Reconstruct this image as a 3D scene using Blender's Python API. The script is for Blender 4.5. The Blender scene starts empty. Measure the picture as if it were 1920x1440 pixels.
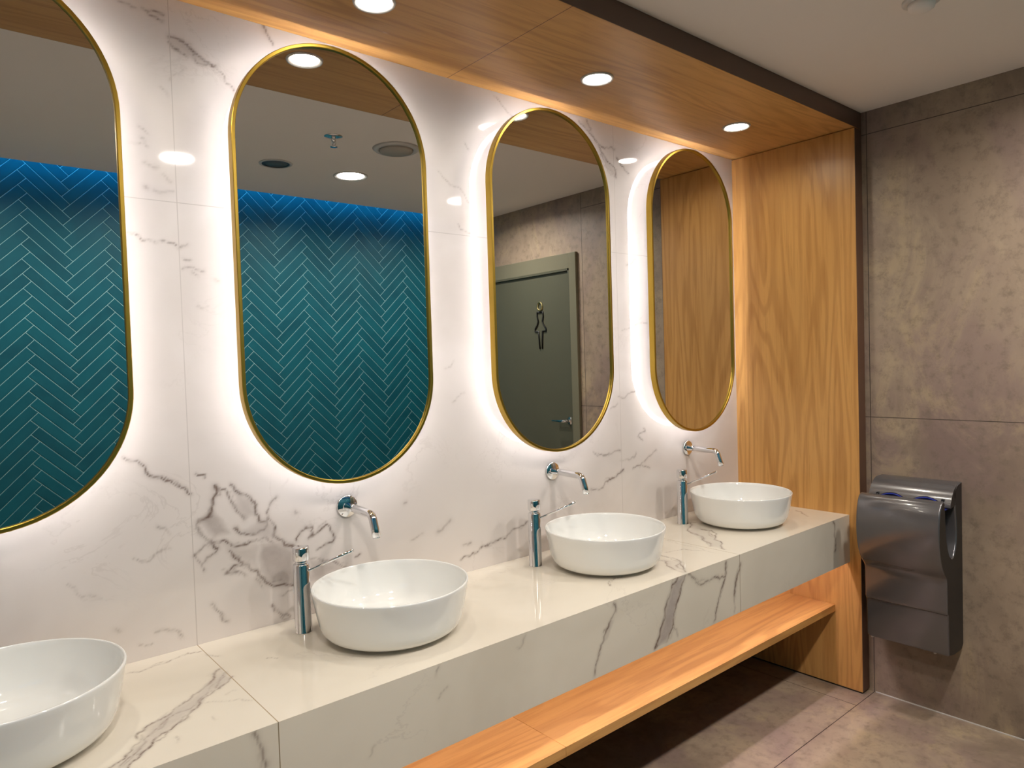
import bpy, bmesh, math, random
import numpy as np
from mathutils import Vector, Matrix
random.seed(7)
SC = bpy.context.scene
COL = SC.collection
PI = math.pi

# ---------------------------------------------------------------- dimensions (metres)
CTR_Z, CTR_D, CTR_H = .7739, .5353, .2057      # counter top height, depth, apron height
SOF_Z, CEIL_Z, SIDE_D = 2.4209, 2.4907, .5816  # soffit underside, ceiling, soffit / side panel depth
XP, XR, XL = 3.0435, 3.1065, -2.2              # inner face of side panel, right wall, left wall
SH_Z, SH_D, SH_T = .3661, .4685, .030          # shelf
TEAL_Y, CEIL_END = -2.347, -2.227
PITCH = .8399
ROOF = 2.78

# ---------------------------------------------------------------- helpers
def link(o, parent=None):
    COL.objects.link(o)
    if parent is not None: o.parent = parent
    return o
def empty(name, loc, label=None, cat=None, group=None, kind=None):
    o = bpy.data.objects.new(name, None); o.empty_display_size = .05
    o.location = loc; COL.objects.link(o)
    tag(o, label, cat, group, kind); return o
def tag(o, label=None, cat=None, group=None, kind=None):
    if label: o['label'] = label
    if cat: o['category'] = cat
    if group: o['group'] = group
    if kind: o['kind'] = kind
    return o
def copy_tree(o, parent=None):
    c = o.copy(); COL.objects.link(c)
    if parent is not None: c.parent = parent
    for ch in list(o.children): copy_tree(ch, c)
    return c

class MB:
    """collects simple solids into one mesh"""
    def __init__(s): s.v=[]; s.f=[]; s.m=[]; s.sm=[]
    def add(s, vs, fs, mi=0, smooth=False):
        n=len(s.v); s.v+= [tuple(v) for v in vs]
        for f in fs: s.f.append(tuple(i+n for i in f)); s.m.append(mi); s.sm.append(smooth)
    def box(s, x0,x1,y0,y1,z0,z1, mi=0):
        v=[(x0,y0,z0),(x1,y0,z0),(x1,y1,z0),(x0,y1,z0),(x0,y0,z1),(x1,y0,z1),(x1,y1,z1),(x0,y1,z1)]
        s.add(v,[(0,3,2,1),(4,5,6,7),(0,1,5,4),(1,2,6,5),(2,3,7,6),(3,0,4,7)],mi)
    def lathe(s, prof, n=64, axis='z', c=(0,0,0), mi=0, smooth=True):
        """prof: list of (r, h); closed at r=0 ends if r==0"""
        vs=[];fs=[];idx=[]
        for r,h in prof:
            if r<1e-6:
                idx.append([len(vs)]); vs.append((0,0,h))
            else:
                idx.append(list(range(len(vs),len(vs)+n)))
                for k in range(n):
                    a=2*PI*k/n; vs.append((r*math.cos(a),r*math.sin(a),h))
        for a,b in zip(idx,idx[1:]):
            for k in range(n):
                k2=(k+1)%n
                if len(a)==1 and len(b)==1: continue
                if len(a)==1: fs.append((a[0],b[k2],b[k]))
                elif len(b)==1: fs.append((a[k],a[k2],b[0]))
                else: fs.append((a[k],a[k2],b[k2],b[k]))
        if axis=='y': vs=[(x,-h,y) for x,y,h in vs]      # h grows toward -y (out of the wall)
        if axis=='-x': vs=[(-h,x,y) for x,y,h in vs]
        s.add([(v[0]+c[0],v[1]+c[1],v[2]+c[2]) for v in vs],fs,mi,smooth)
    def tube(s, pts, r, n=20, mi=0, cap=True, smooth=True):
        pts=[Vector(p) for p in pts]; m=len(pts)
        rs = r if isinstance(r,(list,tuple)) else [r]*m
        tans=[]
        for i in range(m):
            a=pts[max(i-1,0)]; b=pts[min(i+1,m-1)]
            t=(b-a); t.normalize(); tans.append(t)
        ref=Vector((0,0,1)) if abs(tans[0].z)<.9 else Vector((1,0,0))
        u=tans[0].cross(ref).normalized(); vs=[];fs=[]
        for i in range(m):
            t=tans[i]; u=(u-t*u.dot(t)).normalized(); w=t.cross(u)
            for k in range(n):
                a=2*PI*k/n; q=pts[i]+(u*math.cos(a)+w*math.sin(a))*rs[i]; vs.append(tuple(q))
        for i in range(m-1):
            for k in range(n):
                k2=(k+1)%n; fs.append((i*n+k,i*n+k2,(i+1)*n+k2,(i+1)*n+k))
        s.add(vs,fs,mi,smooth)
        if cap:
            b=len(s.v)-len(vs)
            s.f.append(tuple(b+k for k in range(n))[::-1]); s.m.append(mi); s.sm.append(False)
            s.f.append(tuple(b+(m-1)*n+k for k in range(n))); s.m.append(mi); s.sm.append(False)
    def build(s, name, mats, parent=None, bevel=0, seg=2, loc=None, auto=None):
        me=bpy.data.meshes.new(name); me.from_pydata(s.v,[],s.f)
        mats = mats if isinstance(mats,(list,tuple)) else [mats]
        for m in mats: me.materials.append(m)
        me.polygons.foreach_set('material_index', s.m)
        me.polygons.foreach_set('use_smooth', s.sm)
        bm=bmesh.new(); bm.from_mesh(me)
        bmesh.ops.recalc_face_normals(bm, faces=bm.faces); bm.to_mesh(me); bm.free()
        me.update()
        o=bpy.data.objects.new(name, me); link(o,parent)
        if loc: o.location=loc
        if bevel:
            b=o.modifiers.new('bevel','BEVEL'); b.width=bevel; b.segments=seg; b.limit_method='ANGLE'
            b.angle_limit=math.radians(40)
        return o

# ---------------------------------------------------------------- material helpers
def lin(r,g,b):
    f=lambda c:(c/255/12.92) if c/255<=.04045 else ((c/255+.055)/1.055)**2.4
    return (f(r),f(g),f(b),1)
class NT:
    def __init__(s,name):
        s.mat=bpy.data.materials.new(name); s.mat.use_nodes=True; s.t=s.mat.node_tree
        s.n=s.t.nodes; s.bsdf=s.n['Principled BSDF']; s.out=s.n['Material Output']
    def node(s,typ,**kw):
        n=s.n.new(typ)
        for k,v in kw.items(): setattr(n,k,v)
        return n
    def lk(s,a,b): s.t.links.new(a,b)
    def put(s,sock,v):
        if hasattr(v,'is_output') or isinstance(v,bpy.types.NodeSocket): s.lk(v,sock)
        else: sock.default_value=v
    def math(s,op,a,b=None,c=None,clamp=False):
        n=s.node('ShaderNodeMath',operation=op,use_clamp=clamp)
        for i,v in enumerate((a,b,c)):
            if v is not None: s.put(n.inputs[i],v)
        return n.outputs[0]
    def mix(s,fac,a,b,bt='MIX'):
        n=s.node('ShaderNodeMix',data_type='RGBA',blend_type=bt)
        s.put(n.inputs[0],fac); s.put(n.inputs[6],a); s.put(n.inputs[7],b); return n.outputs[2]
    def noise(s,vec,scale,detail=2,rough=.5,dist=0):
        n=s.node('ShaderNodeTexNoise'); s.lk(vec,n.inputs['Vector'])
        n.inputs['Scale'].default_value=scale; n.inputs['Detail'].default_value=detail
        n.inputs['Roughness'].default_value=rough; n.inputs['Distortion'].default_value=dist
        return n.outputs['Fac']
    def ramp(s,fac,stops,interp='LINEAR'):
        n=s.node('ShaderNodeValToRGB'); s.lk(fac,n.inputs[0]); cr=n.color_ramp; cr.interpolation=interp
        while len(cr.elements)>1: cr.elements.remove(cr.elements[-1])
        for i,(p,c) in enumerate(stops):
            e=cr.elements[0] if i==0 else cr.elements.new(p)
            e.position=p; e.color=c if len(c)==4 else (*c,1)
        return n.outputs[0]
    def smooth(s,v,a,b,o0=0.,o1=1.):
        n=s.node('ShaderNodeMapRange',interpolation_type='SMOOTHSTEP'); s.lk(v,n.inputs[0])
        for i,x in enumerate((a,b,o0,o1)): n.inputs[i+1].default_value=x
        return n.outputs[0]
    def obj(s): return s.node('ShaderNodeTexCoord').outputs['Object']
    def scale(s,vec,sc,loc=(0,0,0)):
        n=s.node('ShaderNodeMapping'); s.lk(vec,n.inputs[0]); n.inputs['Scale'].default_value=sc
        n.inputs['Location'].default_value=loc; return n.outputs[0]
    def xyz(s,vec):
        n=s.node('ShaderNodeSeparateXYZ'); s.lk(vec,n.inputs[0]); return n.outputs
    def seam(s,coord,vals,half):
        """1 on thin joint lines where coord is near one of vals"""
        tot=None
        for v in vals:
            d=s.math('ABSOLUTE',s.math('SUBTRACT',coord,v))
            m=s.math('LESS_THAN',d,half)
            tot=m if tot is None else s.math('MAXIMUM',tot,m)
        return tot
    def set(s,**kw):
        names=dict(col='Base Color',rough='Roughness',metal='Metallic',coat='Coat Weight',coatr='Coat Roughness',ior='IOR',spec='Specular IOR Level',normal='Normal',emit='Emission Color',estr='Emission Strength')
        for k,v in kw.items(): s.put(s.bsdf.inputs[names[k]],v)
        return s.mat
    def bump(s,h,strength=.2,dist=.001):
        n=s.node('ShaderNodeBump'); s.lk(h,n.inputs['Height']); n.inputs['Strength'].default_value=strength
        n.inputs['Distance'].default_value=dist; s.lk(n.outputs[0],s.bsdf.inputs['Normal'])

def plain(name,col,rough=.4,metal=0,var=.04,vs=12,**kw):
    m=NT(name); f=m.noise(m.obj(),vs,3)
    dark=tuple(c*(1-var) for c in col[:3])+(1,); lite=tuple(min(1,c*(1+var)) for c in col[:3])+(1,)
    m.set(col=m.mix(f,dark,lite),rough=rough,metal=metal,**kw); return m.mat
def glow(name,col,strength):
    m=NT(name); m.set(col=(.8,.8,.8,1),emit=col,estr=strength); return m.mat

def wood(name,grain,seams=None,across=(1,1,1),loc=(0,0,0)):
    """laminate oak; grain = 0,1,2 the axis the grain runs along"""
    m=NT(name); o=m.obj()
    sc=[1.,1.,1.]; sc[grain]=.16
    p=m.scale(o,tuple(sc),loc)
    warp=m.noise(p,2.2,2,.5)
    ring=m.math('SINE',m.math('MULTIPLY',m.noise(m.scale(o,tuple(1. if k!=grain else .11 for k in range(3)),loc),8,1.0,.4,.15),60))
    ring=m.smooth(ring,-.2,1.)
    zone=m.smooth(m.noise(m.scale(o,tuple(sc),(3.1,4.7,1.3)),4.5,1),.35,.6,.25,1)
    sc2=[1.,1.,1.]; sc2[grain]=.05
    fib=m.noise(m.scale(o,tuple(sc2)),130,3,.65)
    fib2=m.noise(m.scale(o,tuple(sc2)),38,3,.6)
    base=m.mix(m.smooth(warp,.3,.7),lin(198,146,80),lin(214,164,100))
    c=m.mix(m.math('MULTIPLY',m.math('MULTIPLY',ring,zone),.30),base,lin(140,88,38))
    c=m.mix(m.smooth(fib2,.45,.75,0,.40),c,lin(160,106,50))
    c=m.mix(m.smooth(fib,.5,.8,0,.35),c,lin(136,88,40))
    if seams:
        x=m.xyz(o); s=None
        for ax,vals in seams:
            q=m.seam(x[ax],vals,.0011); s=q if s is None else m.math('MAXIMUM',s,q)
        c=m.mix(s,c,lin(66,36,18))
    m.set(col=c,rough=.38,spec=.4); return m.mat

def concrete(name,seams,tone=1.,rough=.5,seamcol=(70,60,52),part=None):
    m=NT(name); o=m.obj()
    a=m.noise(o,1.1,5,.62,.4); b=m.noise(m.scale(o,(1,1,.5),(5,2,1)),4.5,6,.68,.6); d=m.noise(o,26,5,.7)
    k=lambda r,g,bb:lin(*(min(255,q*tone) for q in (r,g,bb)))
    c=m.mix(m.smooth(a,.34,.66),k(126,110,95),k(156,138,119))
    c=m.mix(m.smooth(b,.4,.68,0,.6),c,k(172,154,132))
    e=m.noise(m.scale(o,(1,1,.7),(11,7,5)),2.4,4,.6,.5)
    c=m.mix(m.smooth(e,.42,.62,0,.5),c,k(126,104,104))
    c=m.mix(m.smooth(b,.52,.66,0,.35),c,k(176,156,118))
    c=m.mix(m.smooth(d,.45,.75,0,.55),c,k(100,88,76))
    x=m.xyz(o); s=None
    for ax,vals in seams:
        q=m.seam(x[ax],vals,.0016); s=q if s is None else m.math('MAXIMUM',s,q)
    if part:
        ax,vals,oa,lim=part   # joints that exist only where coordinate oa is above lim
        q=m.math('MULTIPLY',m.seam(x[ax],vals,.0016),m.math('GREATER_THAN',x[oa],lim)); s=m.math('MAXIMUM',s,q)
    c=m.mix(s,c,lin(*seamcol))
    m.set(col=c,rough=m.smooth(b,.2,.8,rough-.08,rough+.1),spec=.45)
    m.bump(d,.08,.001); return m.mat

def marble(name,seams,seamcol=(196,186,176),warm=0):
    m=NT(name); o=m.obj()
    at=m.node('ShaderNodeAttribute',attribute_name='vein').outputs['Fac']
    cl=m.node('ShaderNodeAttribute',attribute_name='cloud').outputs['Fac']
    w=m.noise(o,1.7,3,.6,.8)
    c=m.mix(m.smooth(w,.35,.7),lin(222,214,209-warm),lin(212,203,197-warm))
    n=m.noise(m.scale(o,(1,1,1.3),(7,3,2)),3.1,6,.62,.9)
    d=m.math('ABSOLUTE',m.math('SUBTRACT',n,.5))
    gate=m.smooth(m.noise(o,2.3,2),.5,.68)
    faint=m.math('MULTIPLY',m.smooth(d,0,.012,1,0),m.math('MULTIPLY',gate,.20))
    c=m.mix(faint,c,lin(170,158,152))
    c=m.mix(cl,c,m.mix(m.noise(o,22,4,.6),lin(150,138,132),lin(194,184,178)))
    c=m.mix(at,c,m.mix(m.noise(o,30,3),lin(96,76,66),lin(136,120,112)))
    x=m.xyz(o); s=None
    for ax,vals in seams:
        q=m.seam(x[ax],vals,.0011); s=q if s is None else m.math('MAXIMUM',s,q)
    if s is not None: c=m.mix(s,c,lin(*seamcol))
    m.set(col=c,rough=.045,spec=.55); return m.mat

M={}
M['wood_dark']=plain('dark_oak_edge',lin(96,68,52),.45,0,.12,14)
M['wood_x']=wood('oak_laminate_long',0)
M['wood_soffit']=wood('oak_laminate_soffit',0,seams=[(0,(1.3717,))])
M['wood_z']=wood('oak_laminate_upright',2,loc=(.3,.2,.9))
M['wood_shelf']=wood('oak_laminate_shelf',0,loc=(.5,.1,.2))
M['chrome']=plain('polished_chrome',(.80,.80,.81,1),.04,1,.01)
M['gold']=plain('brushed_brass',(.50,.325,.055,1),.34,1,.05,40)
M['mirror']=plain('mirror_glass',(.80,.81,.80,1),.0,1,.002)
M['ceramic']=plain('white_glazed_ceramic',(.82,.82,.80,1),.06,0,.01,coat=.6,coatr=.03)
M['black']=plain('black_rubber',(.012,.012,.012,1),.6)
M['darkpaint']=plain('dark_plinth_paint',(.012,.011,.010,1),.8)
M['ceil']=plain('ceiling_paint',(.94,.87,.81,1),.85,0,.02,3)
M['whiteplastic']=plain('white_plastic',(.62,.60,.57,1),.4,0,.02)
M['ring']=plain('satin_white_trim',(.72,.70,.68,1),.3,0,.02)
M['grille']=plain('dark_speaker_grille',(.10,.13,.15,1),.5,0,.1,60)
M['darkring']=plain('dark_trim',(.03,.035,.04,1),.35)
M['ventgrey']=plain('pale_vent_cover',(.42,.39,.34,1),.6,0,.03)
M['doorleaf']=plain('olive_grey_door_paint',lin(84,84,70),.35,0,.06,5)
M['doorframe']=plain('satin_olive_frame',lin(128,124,104),.3,.25,.03,8)
M['signblack']=plain('black_sign_metal',(.01,.01,.01,1),.35,.3)
M['signbrass']=plain('aged_brass_sign',(.55,.46,.22,1),.3,1)
M['dryer']=plain('metallic_grey_plastic',(.125,.12,.125,1),.24,.5,.03,30,coat=.5,coatr=.08)
M['dryerdark']=plain('charcoal_plastic',(.014,.0135,.014,1),.4,0,.05)
M['dryerblue']=plain('blue_slot_lining',(.01,.03,.32,1),.35)
M['led']=glow('mirror_led_glow',(1,.955,.945,1),6)
M['led_edge']=glow('mirror_led_edge_glow',(1,.955,.95,1),54)
M['led_under']=glow('counter_led_glow',(1,.85,1,1),46)
M['led_cove']=glow('cove_led_glow',(.02,.36,.80,1),30)
M['lens']=glow('downlight_lens_glow',(1,.94,.84,1),30)
M['lens2']=glow('ceiling_downlight_glow',(1,.94,.86,1),30)
M['concrete']=concrete('concrete_look_wall_tile',[(2,(1.196,)),(1,(-.604,-1.228))],1.,part=(2,(2.395,),1,-1.228))
M['floor']=concrete('concrete_look_floor_tile',[(1,(-.604,-1.804)),],1.08,.36,(52,38,34),part=(0,(2.93,1.73,.53),1,-.604))
M['marble_wall']=marble('marble_wall_tile',[(0,(-1.147,.5187,2.1867)),(2,(1.91,))],(196,187,181))
M['marble_top']=marble('marble_counter_tile',[(0,(-1.147,.5187,2.1867))],(168,150,122),9)
M['marble_apron']=marble('marble_apron_tile',[(0,(-1.147,.5187,2.1867))],(138,124,98),10)

# ---------------------------------------------------------------- veins
def vnoise(x,y,seed):
    xi=np.floor(x).astype(np.int64); yi=np.floor(y).astype(np.int64); xf=x-xi; yf=y-yi
    def h(a,b):
        n=(a*374761393+b*668265263+seed*982451653)&0x7fffffff
        n=((n^(n>>13))*1274126177)&0x7fffffff
        return ((n^(n>>16))&0xffff)/65535.
    u=xf*xf*(3-2*xf); v=yf*yf*(3-2*yf)
    return (h(xi,yi)*(1-u)+h(xi+1,yi)*u)*(1-v)+(h(xi,yi+1)*(1-u)+h(xi+1,yi+1)*u)*v
def fbm(x,y,seed,oct=4):
    t=0;a=.5
    for k in range(oct): t=t+a*vnoise(x*2**k,y*2**k,seed+k*17); a*=.5
    return t
def vein_fields(X,Y,veins,clouds,seed=1):
    """X,Y: 1-D grid coordinates; returns vein and cloud strengths on the grid"""
    rng=random.Random(seed)
    GX,GY=np.meshgrid(X,Y,indexing='ij')
    V=np.zeros_like(GX); C=np.zeros_like(GX)
    wx=GX+(fbm(GX*22,GY*22,seed,3)-.44)*.020; wy=GY+(fbm(GX*22,GY*22,seed+50,3)-.44)*.020
    wx=wx+(fbm(GX*90,GY*90,seed+5,2)-.37)*.006; wy=wy+(fbm(GX*90,GY*90,seed+55,2)-.37)*.006
    mod=.15+1.5*fbm(GX*26,GY*26,seed+9,3)
    strands=[]
    for pts,st,w in veins:
        strands.append((pts,st,w))
        if len(pts)>3:
            for rep in range(2):
                amp=.0045 if rep==0 else .009
                a_,b_=rng.randrange(0,len(pts)//2),rng.randrange(len(pts)//2+1,len(pts)+1)
                strands.append(([(p[0]+rng.uniform(-amp,amp),p[1]+rng.uniform(-amp,amp)) for p in pts[a_:b_]],st*(.6-.25*rep),w*.8))
    for pts,st,w in strands:
        if len(pts)<2: continue
        P=[Vector(p) for p in pts]
        for lvl in range(2):
            Q=[P[0]]
            for a,b in zip(P,P[1:]):
                L=(b-a).length; nrm=Vector((-(b-a).y,(b-a).x))
                if L>.004: Q.append((a+b)/2+nrm*rng.uniform(-.16,.16))
                Q.append(b)
            P=Q
        hw=w*.00062
        for a,b in zip(P,P[1:]):
            r=.030
            i0,i1=np.searchsorted(X,[min(a.x,b.x)-r,max(a.x,b.x)+r]); j0,j1=np.searchsorted(Y,[min(a.y,b.y)-r,max(a.y,b.y)+r])
            if i1<=i0 or j1<=j0: continue
            sx=wx[i0:i1,j0:j1]; sy=wy[i0:i1,j0:j1]
            dx,dy=b.x-a.x,b.y-a.y; L2=dx*dx+dy*dy+1e-12
            t=np.clip(((sx-a.x)*dx+(sy-a.y)*dy)/L2,0,1)
            d=np.hypot(sx-a.x-t*dx,sy-a.y-t*dy)
            md=mod[i0:i1,j0:j1]
            val=st*np.clip(md,0,1.1)*(.85*np.exp(-(d/hw)**2)+.30*np.exp(-(d/(hw*3.4))**2))
            V[i0:i1,j0:j1]=np.maximum(V[i0:i1,j0:j1],val)
    for pts,st in clouds:
        n=len(pts); inside=np.zeros(GX.shape,bool); dist=np.full(GX.shape,9.)
        for k in range(n):
            (x1,y1),(x2,y2)=pts[k],pts[(k+1)%n]
            cond=((y1>wy)!=(y2>wy))
            xx=(x2-x1)*(wy-y1)/((y2-y1) if abs(y2-y1)>1e-9 else 1e-9)+x1
            inside^= cond&(wx<xx)
            dx,dy=x2-x1,y2-y1; t=np.clip(((wx-x1)*dx+(wy-y1)*dy)/(dx*dx+dy*dy+1e-12),0,1)
            dist=np.minimum(dist,np.hypot(wx-x1-t*dx,wy-y1-t*dy))
        f=np.where(inside,np.clip(.35+dist/.02,0,1),np.clip(.35-dist/.010,0,1))*st
        f*=np.clip(.6+1.1*fbm(GX*9,GY*9,seed+3,4),0,1)
        C=np.maximum(C,f)
    return np.clip(V,0,1),np.clip(C,0,1)
def arange(a,b,s):
    n=max(1,int(round((b-a)/s))); return list(np.linspace(a,b,n+1))
def grid_mesh(name,X,Y,mapf,mat,veins,clouds,seed,extra=None,parent=None,flip=False):
    """a slab whose front carries the vein attributes; extra adds back/edge faces"""
    X=np.array(X);Y=np.array(Y); V,C=vein_fields(X,Y,veins,clouds,seed)
    GX,GY=np.meshgrid(X,Y,indexing='ij'); nx,ny=len(X),len(Y)
    co=mapf(GX.ravel(),GY.ravel())
    i=np.arange(nx-1)[:,None]*ny+np.arange(ny-1)[None,:]; i=i.ravel()
    q=np.stack([i,i+ny,i+ny+1,i+1],1)
    if flip: q=q[:,::-1]
    # edge skirt and back from the four border loops
    ev,ef=extra if extra else ([],[])
    nv=nx*ny
    co=np.concatenate([co,np.array(ev,float).reshape(-1,3)]) if len(ev) else co
    faces=np.concatenate([q]+([np.array(ef)+nv] if len(ef) else []))
    me=bpy.data.meshes.new(name)
    me.vertices.add(len(co)); me.vertices.foreach_set('co',co.astype(np.float32).ravel())
    me.loops.add(faces.size); me.loops.foreach_set('vertex_index',faces.astype(np.int32).ravel())
    me.polygons.add(len(faces)); me.polygons.foreach_set('loop_start',np.arange(0,faces.size,4,dtype=np.int32))
    me.materials.append(mat); me.update(calc_edges=True)
    for nm,F in (('vein',V),('cloud',C)):
        a=me.attributes.new(nm,'FLOAT','POINT'); d=np.zeros(len(co),np.float32); d[:nv]=F.ravel(); a.data.foreach_set('value',d)
    o=bpy.data.objects.new(name,me); link(o,parent); return o
def slab_back(x0,x1,y0,y1,z0,z1,skip):
    v=[(x0,y0,z0),(x1,y0,z0),(x1,y1,z0),(x0,y1,z0),(x0,y0,z1),(x1,y0,z1),(x1,y1,z1),(x0,y1,z1)]
    F=dict(bot=(0,3,2,1),top=(4,5,6,7),front=(0,1,5,4),right=(1,2,6,5),back=(2,3,7,6),left=(3,0,4,7))
    return v,[f for k,f in F.items() if k!=skip]

# traced vein lines: (points, strength, width)
WALL_V=[([(0.531,1.221),(0.554,1.214),(0.554,1.206)],1,2),([(0.576,1.175),(0.581,1.16),(0.57,1.143),(0.565,1.122),(0.558,1.101),(0.537,1.09),(0.532,1.078),(0.544,1.054),(0.561,1.035),(0.575,1.023),(0.584,1.009)],1,4),([(0.582,1.17),(0.603,1.162),(0.611,1.146),(0.625,1.122),(0.634,1.105),(0.652,1.076)],0.7,3),([(0.621,1.173),(0.633,1.156),(0.648,1.147),(0.667,1.128),(0.679,1.107),(0.681,1.087),(0.69,1.068),(0.706,1.06),(0.719,1.071),(0.724,1.097),(0.74,1.126)],1,4),([(0.719,1.071),(0.728,1.046),(0.734,1.022),(0.75,1.006),(0.773,0.985),(0.787,0.982)],1,4),([(0.629,1.058),(0.644,1.045),(0.669,1.037),(0.689,1.04),(0.709,1.05),(0.716,1.065)],0.8,3),([(0.524,1.002),(0.539,1.018),(0.561,1.031),(0.585,1.026),(0.606,1.024),(0.636,1.015),(0.662,1.013),(0.688,1.015),(0.707,1.021),(0.717,1.012),(0.73,1.006)],1,3),([(0.614,1.0),(0.635,0.98),(0.647,0.964),(0.659,0.946),(0.684,0.93),(0.696,0.905),(0.715,0.887),(0.748,0.88),(0.782,0.872)],1,4),([(0.659,0.958),(0.634,0.964),(0.618,0.954),(0.599,0.941)],0.8,3),([(0.599,0.941),(0.624,0.942),(0.643,0.936),(0.652,0.924)],0.8,3),([(0.527,1.002),(0.538,0.984),(0.543,0.967)],1,3),([(0.541,0.983),(0.559,0.995),(0.584,1.006)],0.7,3),([(0.677,0.909),(0.686,0.894),(0.695,0.879)],0.6,3),([(0.563,0.872),(0.574,0.85),(0.585,0.824),(0.594,0.818)],0.8,3),([(0.74,0.848),(0.761,0.856),(0.778,0.862)],0.4,2),([(0.716,0.827),(0.725,0.808),(0.745,0.798),(0.768,0.784)],0.7,3),([(0.798,0.994),(0.809,1.015),(0.827,1.026),(0.842,1.026),(0.841,1.006),(0.83,0.994),(0.852,1.004),(0.867,1.015),(0.882,1.023),(0.896,1.013),(0.906,0.987),(0.902,0.97),(0.879,0.964),(0.857,0.958)],1,3),([(0.976,0.906),(0.992,0.912)],0.9,3),([(0.831,0.933),(0.856,0.931),(0.877,0.912),(0.906,0.903),(0.94,0.885)],0.7,3),([(0.795,1.079),(0.801,1.074)],0.5,5),([(0.756,1.151),(0.767,1.163),(0.776,1.174)],0.3,2),([(0.366,1.281),(0.405,1.255),(0.437,1.223),(0.474,1.209),(0.504,1.184),(0.519,1.162)],0.9,3),([(0.378,1.028),(0.413,1.018),(0.437,1.036),(0.446,1.036)],0.5,2),([(0.436,1.031),(0.464,1.035)],0.4,2),([(0.439,1.096),(0.457,1.087),(0.465,1.073)],0.5,3),([(0.421,0.835),(0.442,0.834),(0.465,0.823),(0.485,0.804)],0.4,3),([(0.239,0.998),(0.254,0.983),(0.262,0.969),(0.314,0.947)],0.3,2),([(0.339,0.862),(0.342,0.859)],0.6,4),([(0.386,0.81),(0.413,0.809)],0.3,2),([(0.514,2.324),(0.529,2.327),(0.549,2.324),(0.568,2.308),(0.588,2.292),(0.604,2.285),(0.625,2.278)],0.9,4),([(0.625,2.278),(0.645,2.263),(0.659,2.241),(0.673,2.226)],0.6,2),([(0.514,2.311),(0.531,2.298),(0.55,2.289),(0.56,2.285)],0.7,3),([(0.577,2.293),(0.59,2.273),(0.607,2.275),(0.621,2.275)],0.8,3),([(0.404,2.38),(0.421,2.376),(0.442,2.37)],0.6,3),([(0.455,2.376),(0.483,2.377),(0.505,2.374)],0.7,3),([(0.47,2.367),(0.489,2.365),(0.504,2.358)],0.7,3),([(0.516,2.215),(0.535,2.237),(0.559,2.253)],0.3,2),([(0.491,2.195),(0.509,2.172)],0.3,2),([(0.759,2.421),(0.769,2.392),(0.784,2.372)],0.7,4),([(0.403,1.827),(0.428,1.819),(0.438,1.807),(0.464,1.806),(0.489,1.811),(0.506,1.807),(0.516,1.801)],0.6,2),([(0.523,1.794),(0.534,1.802),(0.545,1.809)],0.6,3),([(0.44,2.087),(0.448,2.082),(0.456,2.072)],0.5,2),([(0.439,2.062),(0.447,2.051),(0.455,2.039)],0.5,2),([(0.419,2.048),(0.442,2.049)],0.3,2),([(0.446,2.0),(0.456,1.998),(0.469,1.99),(0.483,1.993)],0.5,3),([(0.489,1.976),(0.502,1.959)],0.4,4),([(0.532,1.768),(0.547,1.768)],0.5,3),([(0.524,1.741),(0.549,1.745),(0.574,1.742)],0.4,3),([(0.549,1.731),(0.556,1.728)],0.4,3),([(0.603,1.723),(0.611,1.719)],0.4,4),([(0.559,1.646),(0.585,1.647)],0.4,3),([(0.467,1.932),(0.487,1.931),(0.511,1.934)],0.3,5),([(0.447,1.939),(0.449,1.938)],0.5,5),([(1.573,2.406),(1.594,2.391),(1.612,2.375),(1.634,2.363),(1.664,2.35)],0.7,2),([(1.994,2.405),(2.029,2.386),(2.047,2.368),(2.074,2.344),(2.097,2.329),(2.134,2.322),(2.164,2.331),(2.198,2.33)],0.7,3),([(2.092,2.328),(2.128,2.289),(2.161,2.265),(2.199,2.238),(2.201,2.212)],0.8,3),([(2.201,2.212),(2.165,2.227),(2.136,2.252),(2.11,2.299)],0.6,2),([(2.039,2.414),(2.061,2.386),(2.047,2.368)],0.7,3),([(2.207,2.295),(2.226,2.279),(2.251,2.266),(2.282,2.241)],0.8,3),([(2.003,0.968),(2.085,0.984),(2.122,0.992),(2.171,1.011),(2.2,1.02)],0.9,3),([(2.259,1.019),(2.31,1.026),(2.341,1.043),(2.416,1.074)],0.8,3),([(2.022,1.113),(2.08,1.091),(2.126,1.093),(2.184,1.106)],0.6,3),([(2.182,1.061),(2.24,1.054),(2.281,1.076)],0.4,3),([(2.299,1.146),(2.309,1.135),(2.324,1.127)],0.6,3),([(2.32,1.025),(2.371,1.012)],0.6,3),([(1.368,0.821),(1.434,0.837),(1.471,0.849),(1.509,0.856),(1.56,0.857),(1.58,0.868),(1.634,0.889),(1.669,0.903)],0.8,3),([(1.168,0.926),(1.189,0.933),(1.216,0.937)],0.4,3),([(1.276,0.933),(1.304,0.947),(1.322,0.958)],0.4,6),([(1.152,1.041),(1.162,1.044)],0.5,4),([(1.376,0.872),(1.403,0.874)],0.5,4),([(1.353,1.35),(1.403,1.378)],0.4,2),([(1.326,1.467),(1.359,1.492)],0.35,2),([(1.395,1.945),(1.425,1.927),(1.456,1.916)],0.4,2),([(1.321,2.111),(1.387,2.068),(1.447,2.023)],0.35,2),([(1.44,2.218),(1.455,2.202)],0.5,2),([(2.12,2.252),(2.183,2.23)],0.5,2),([(2.206,1.594),(2.291,1.612),(2.379,1.622)],0.4,2),([(2.243,1.863),(2.307,1.888)],0.5,3),([(2.175,1.326),(2.254,1.337),(2.286,1.341)],0.6,3),([(2.295,1.15),(2.345,1.166),(2.329,1.179)],0.5,3),([(2.127,1.278),(2.173,1.295)],0.4,3),([(1.726,1.708),(1.725,1.689)],0.35,2)]
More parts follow.
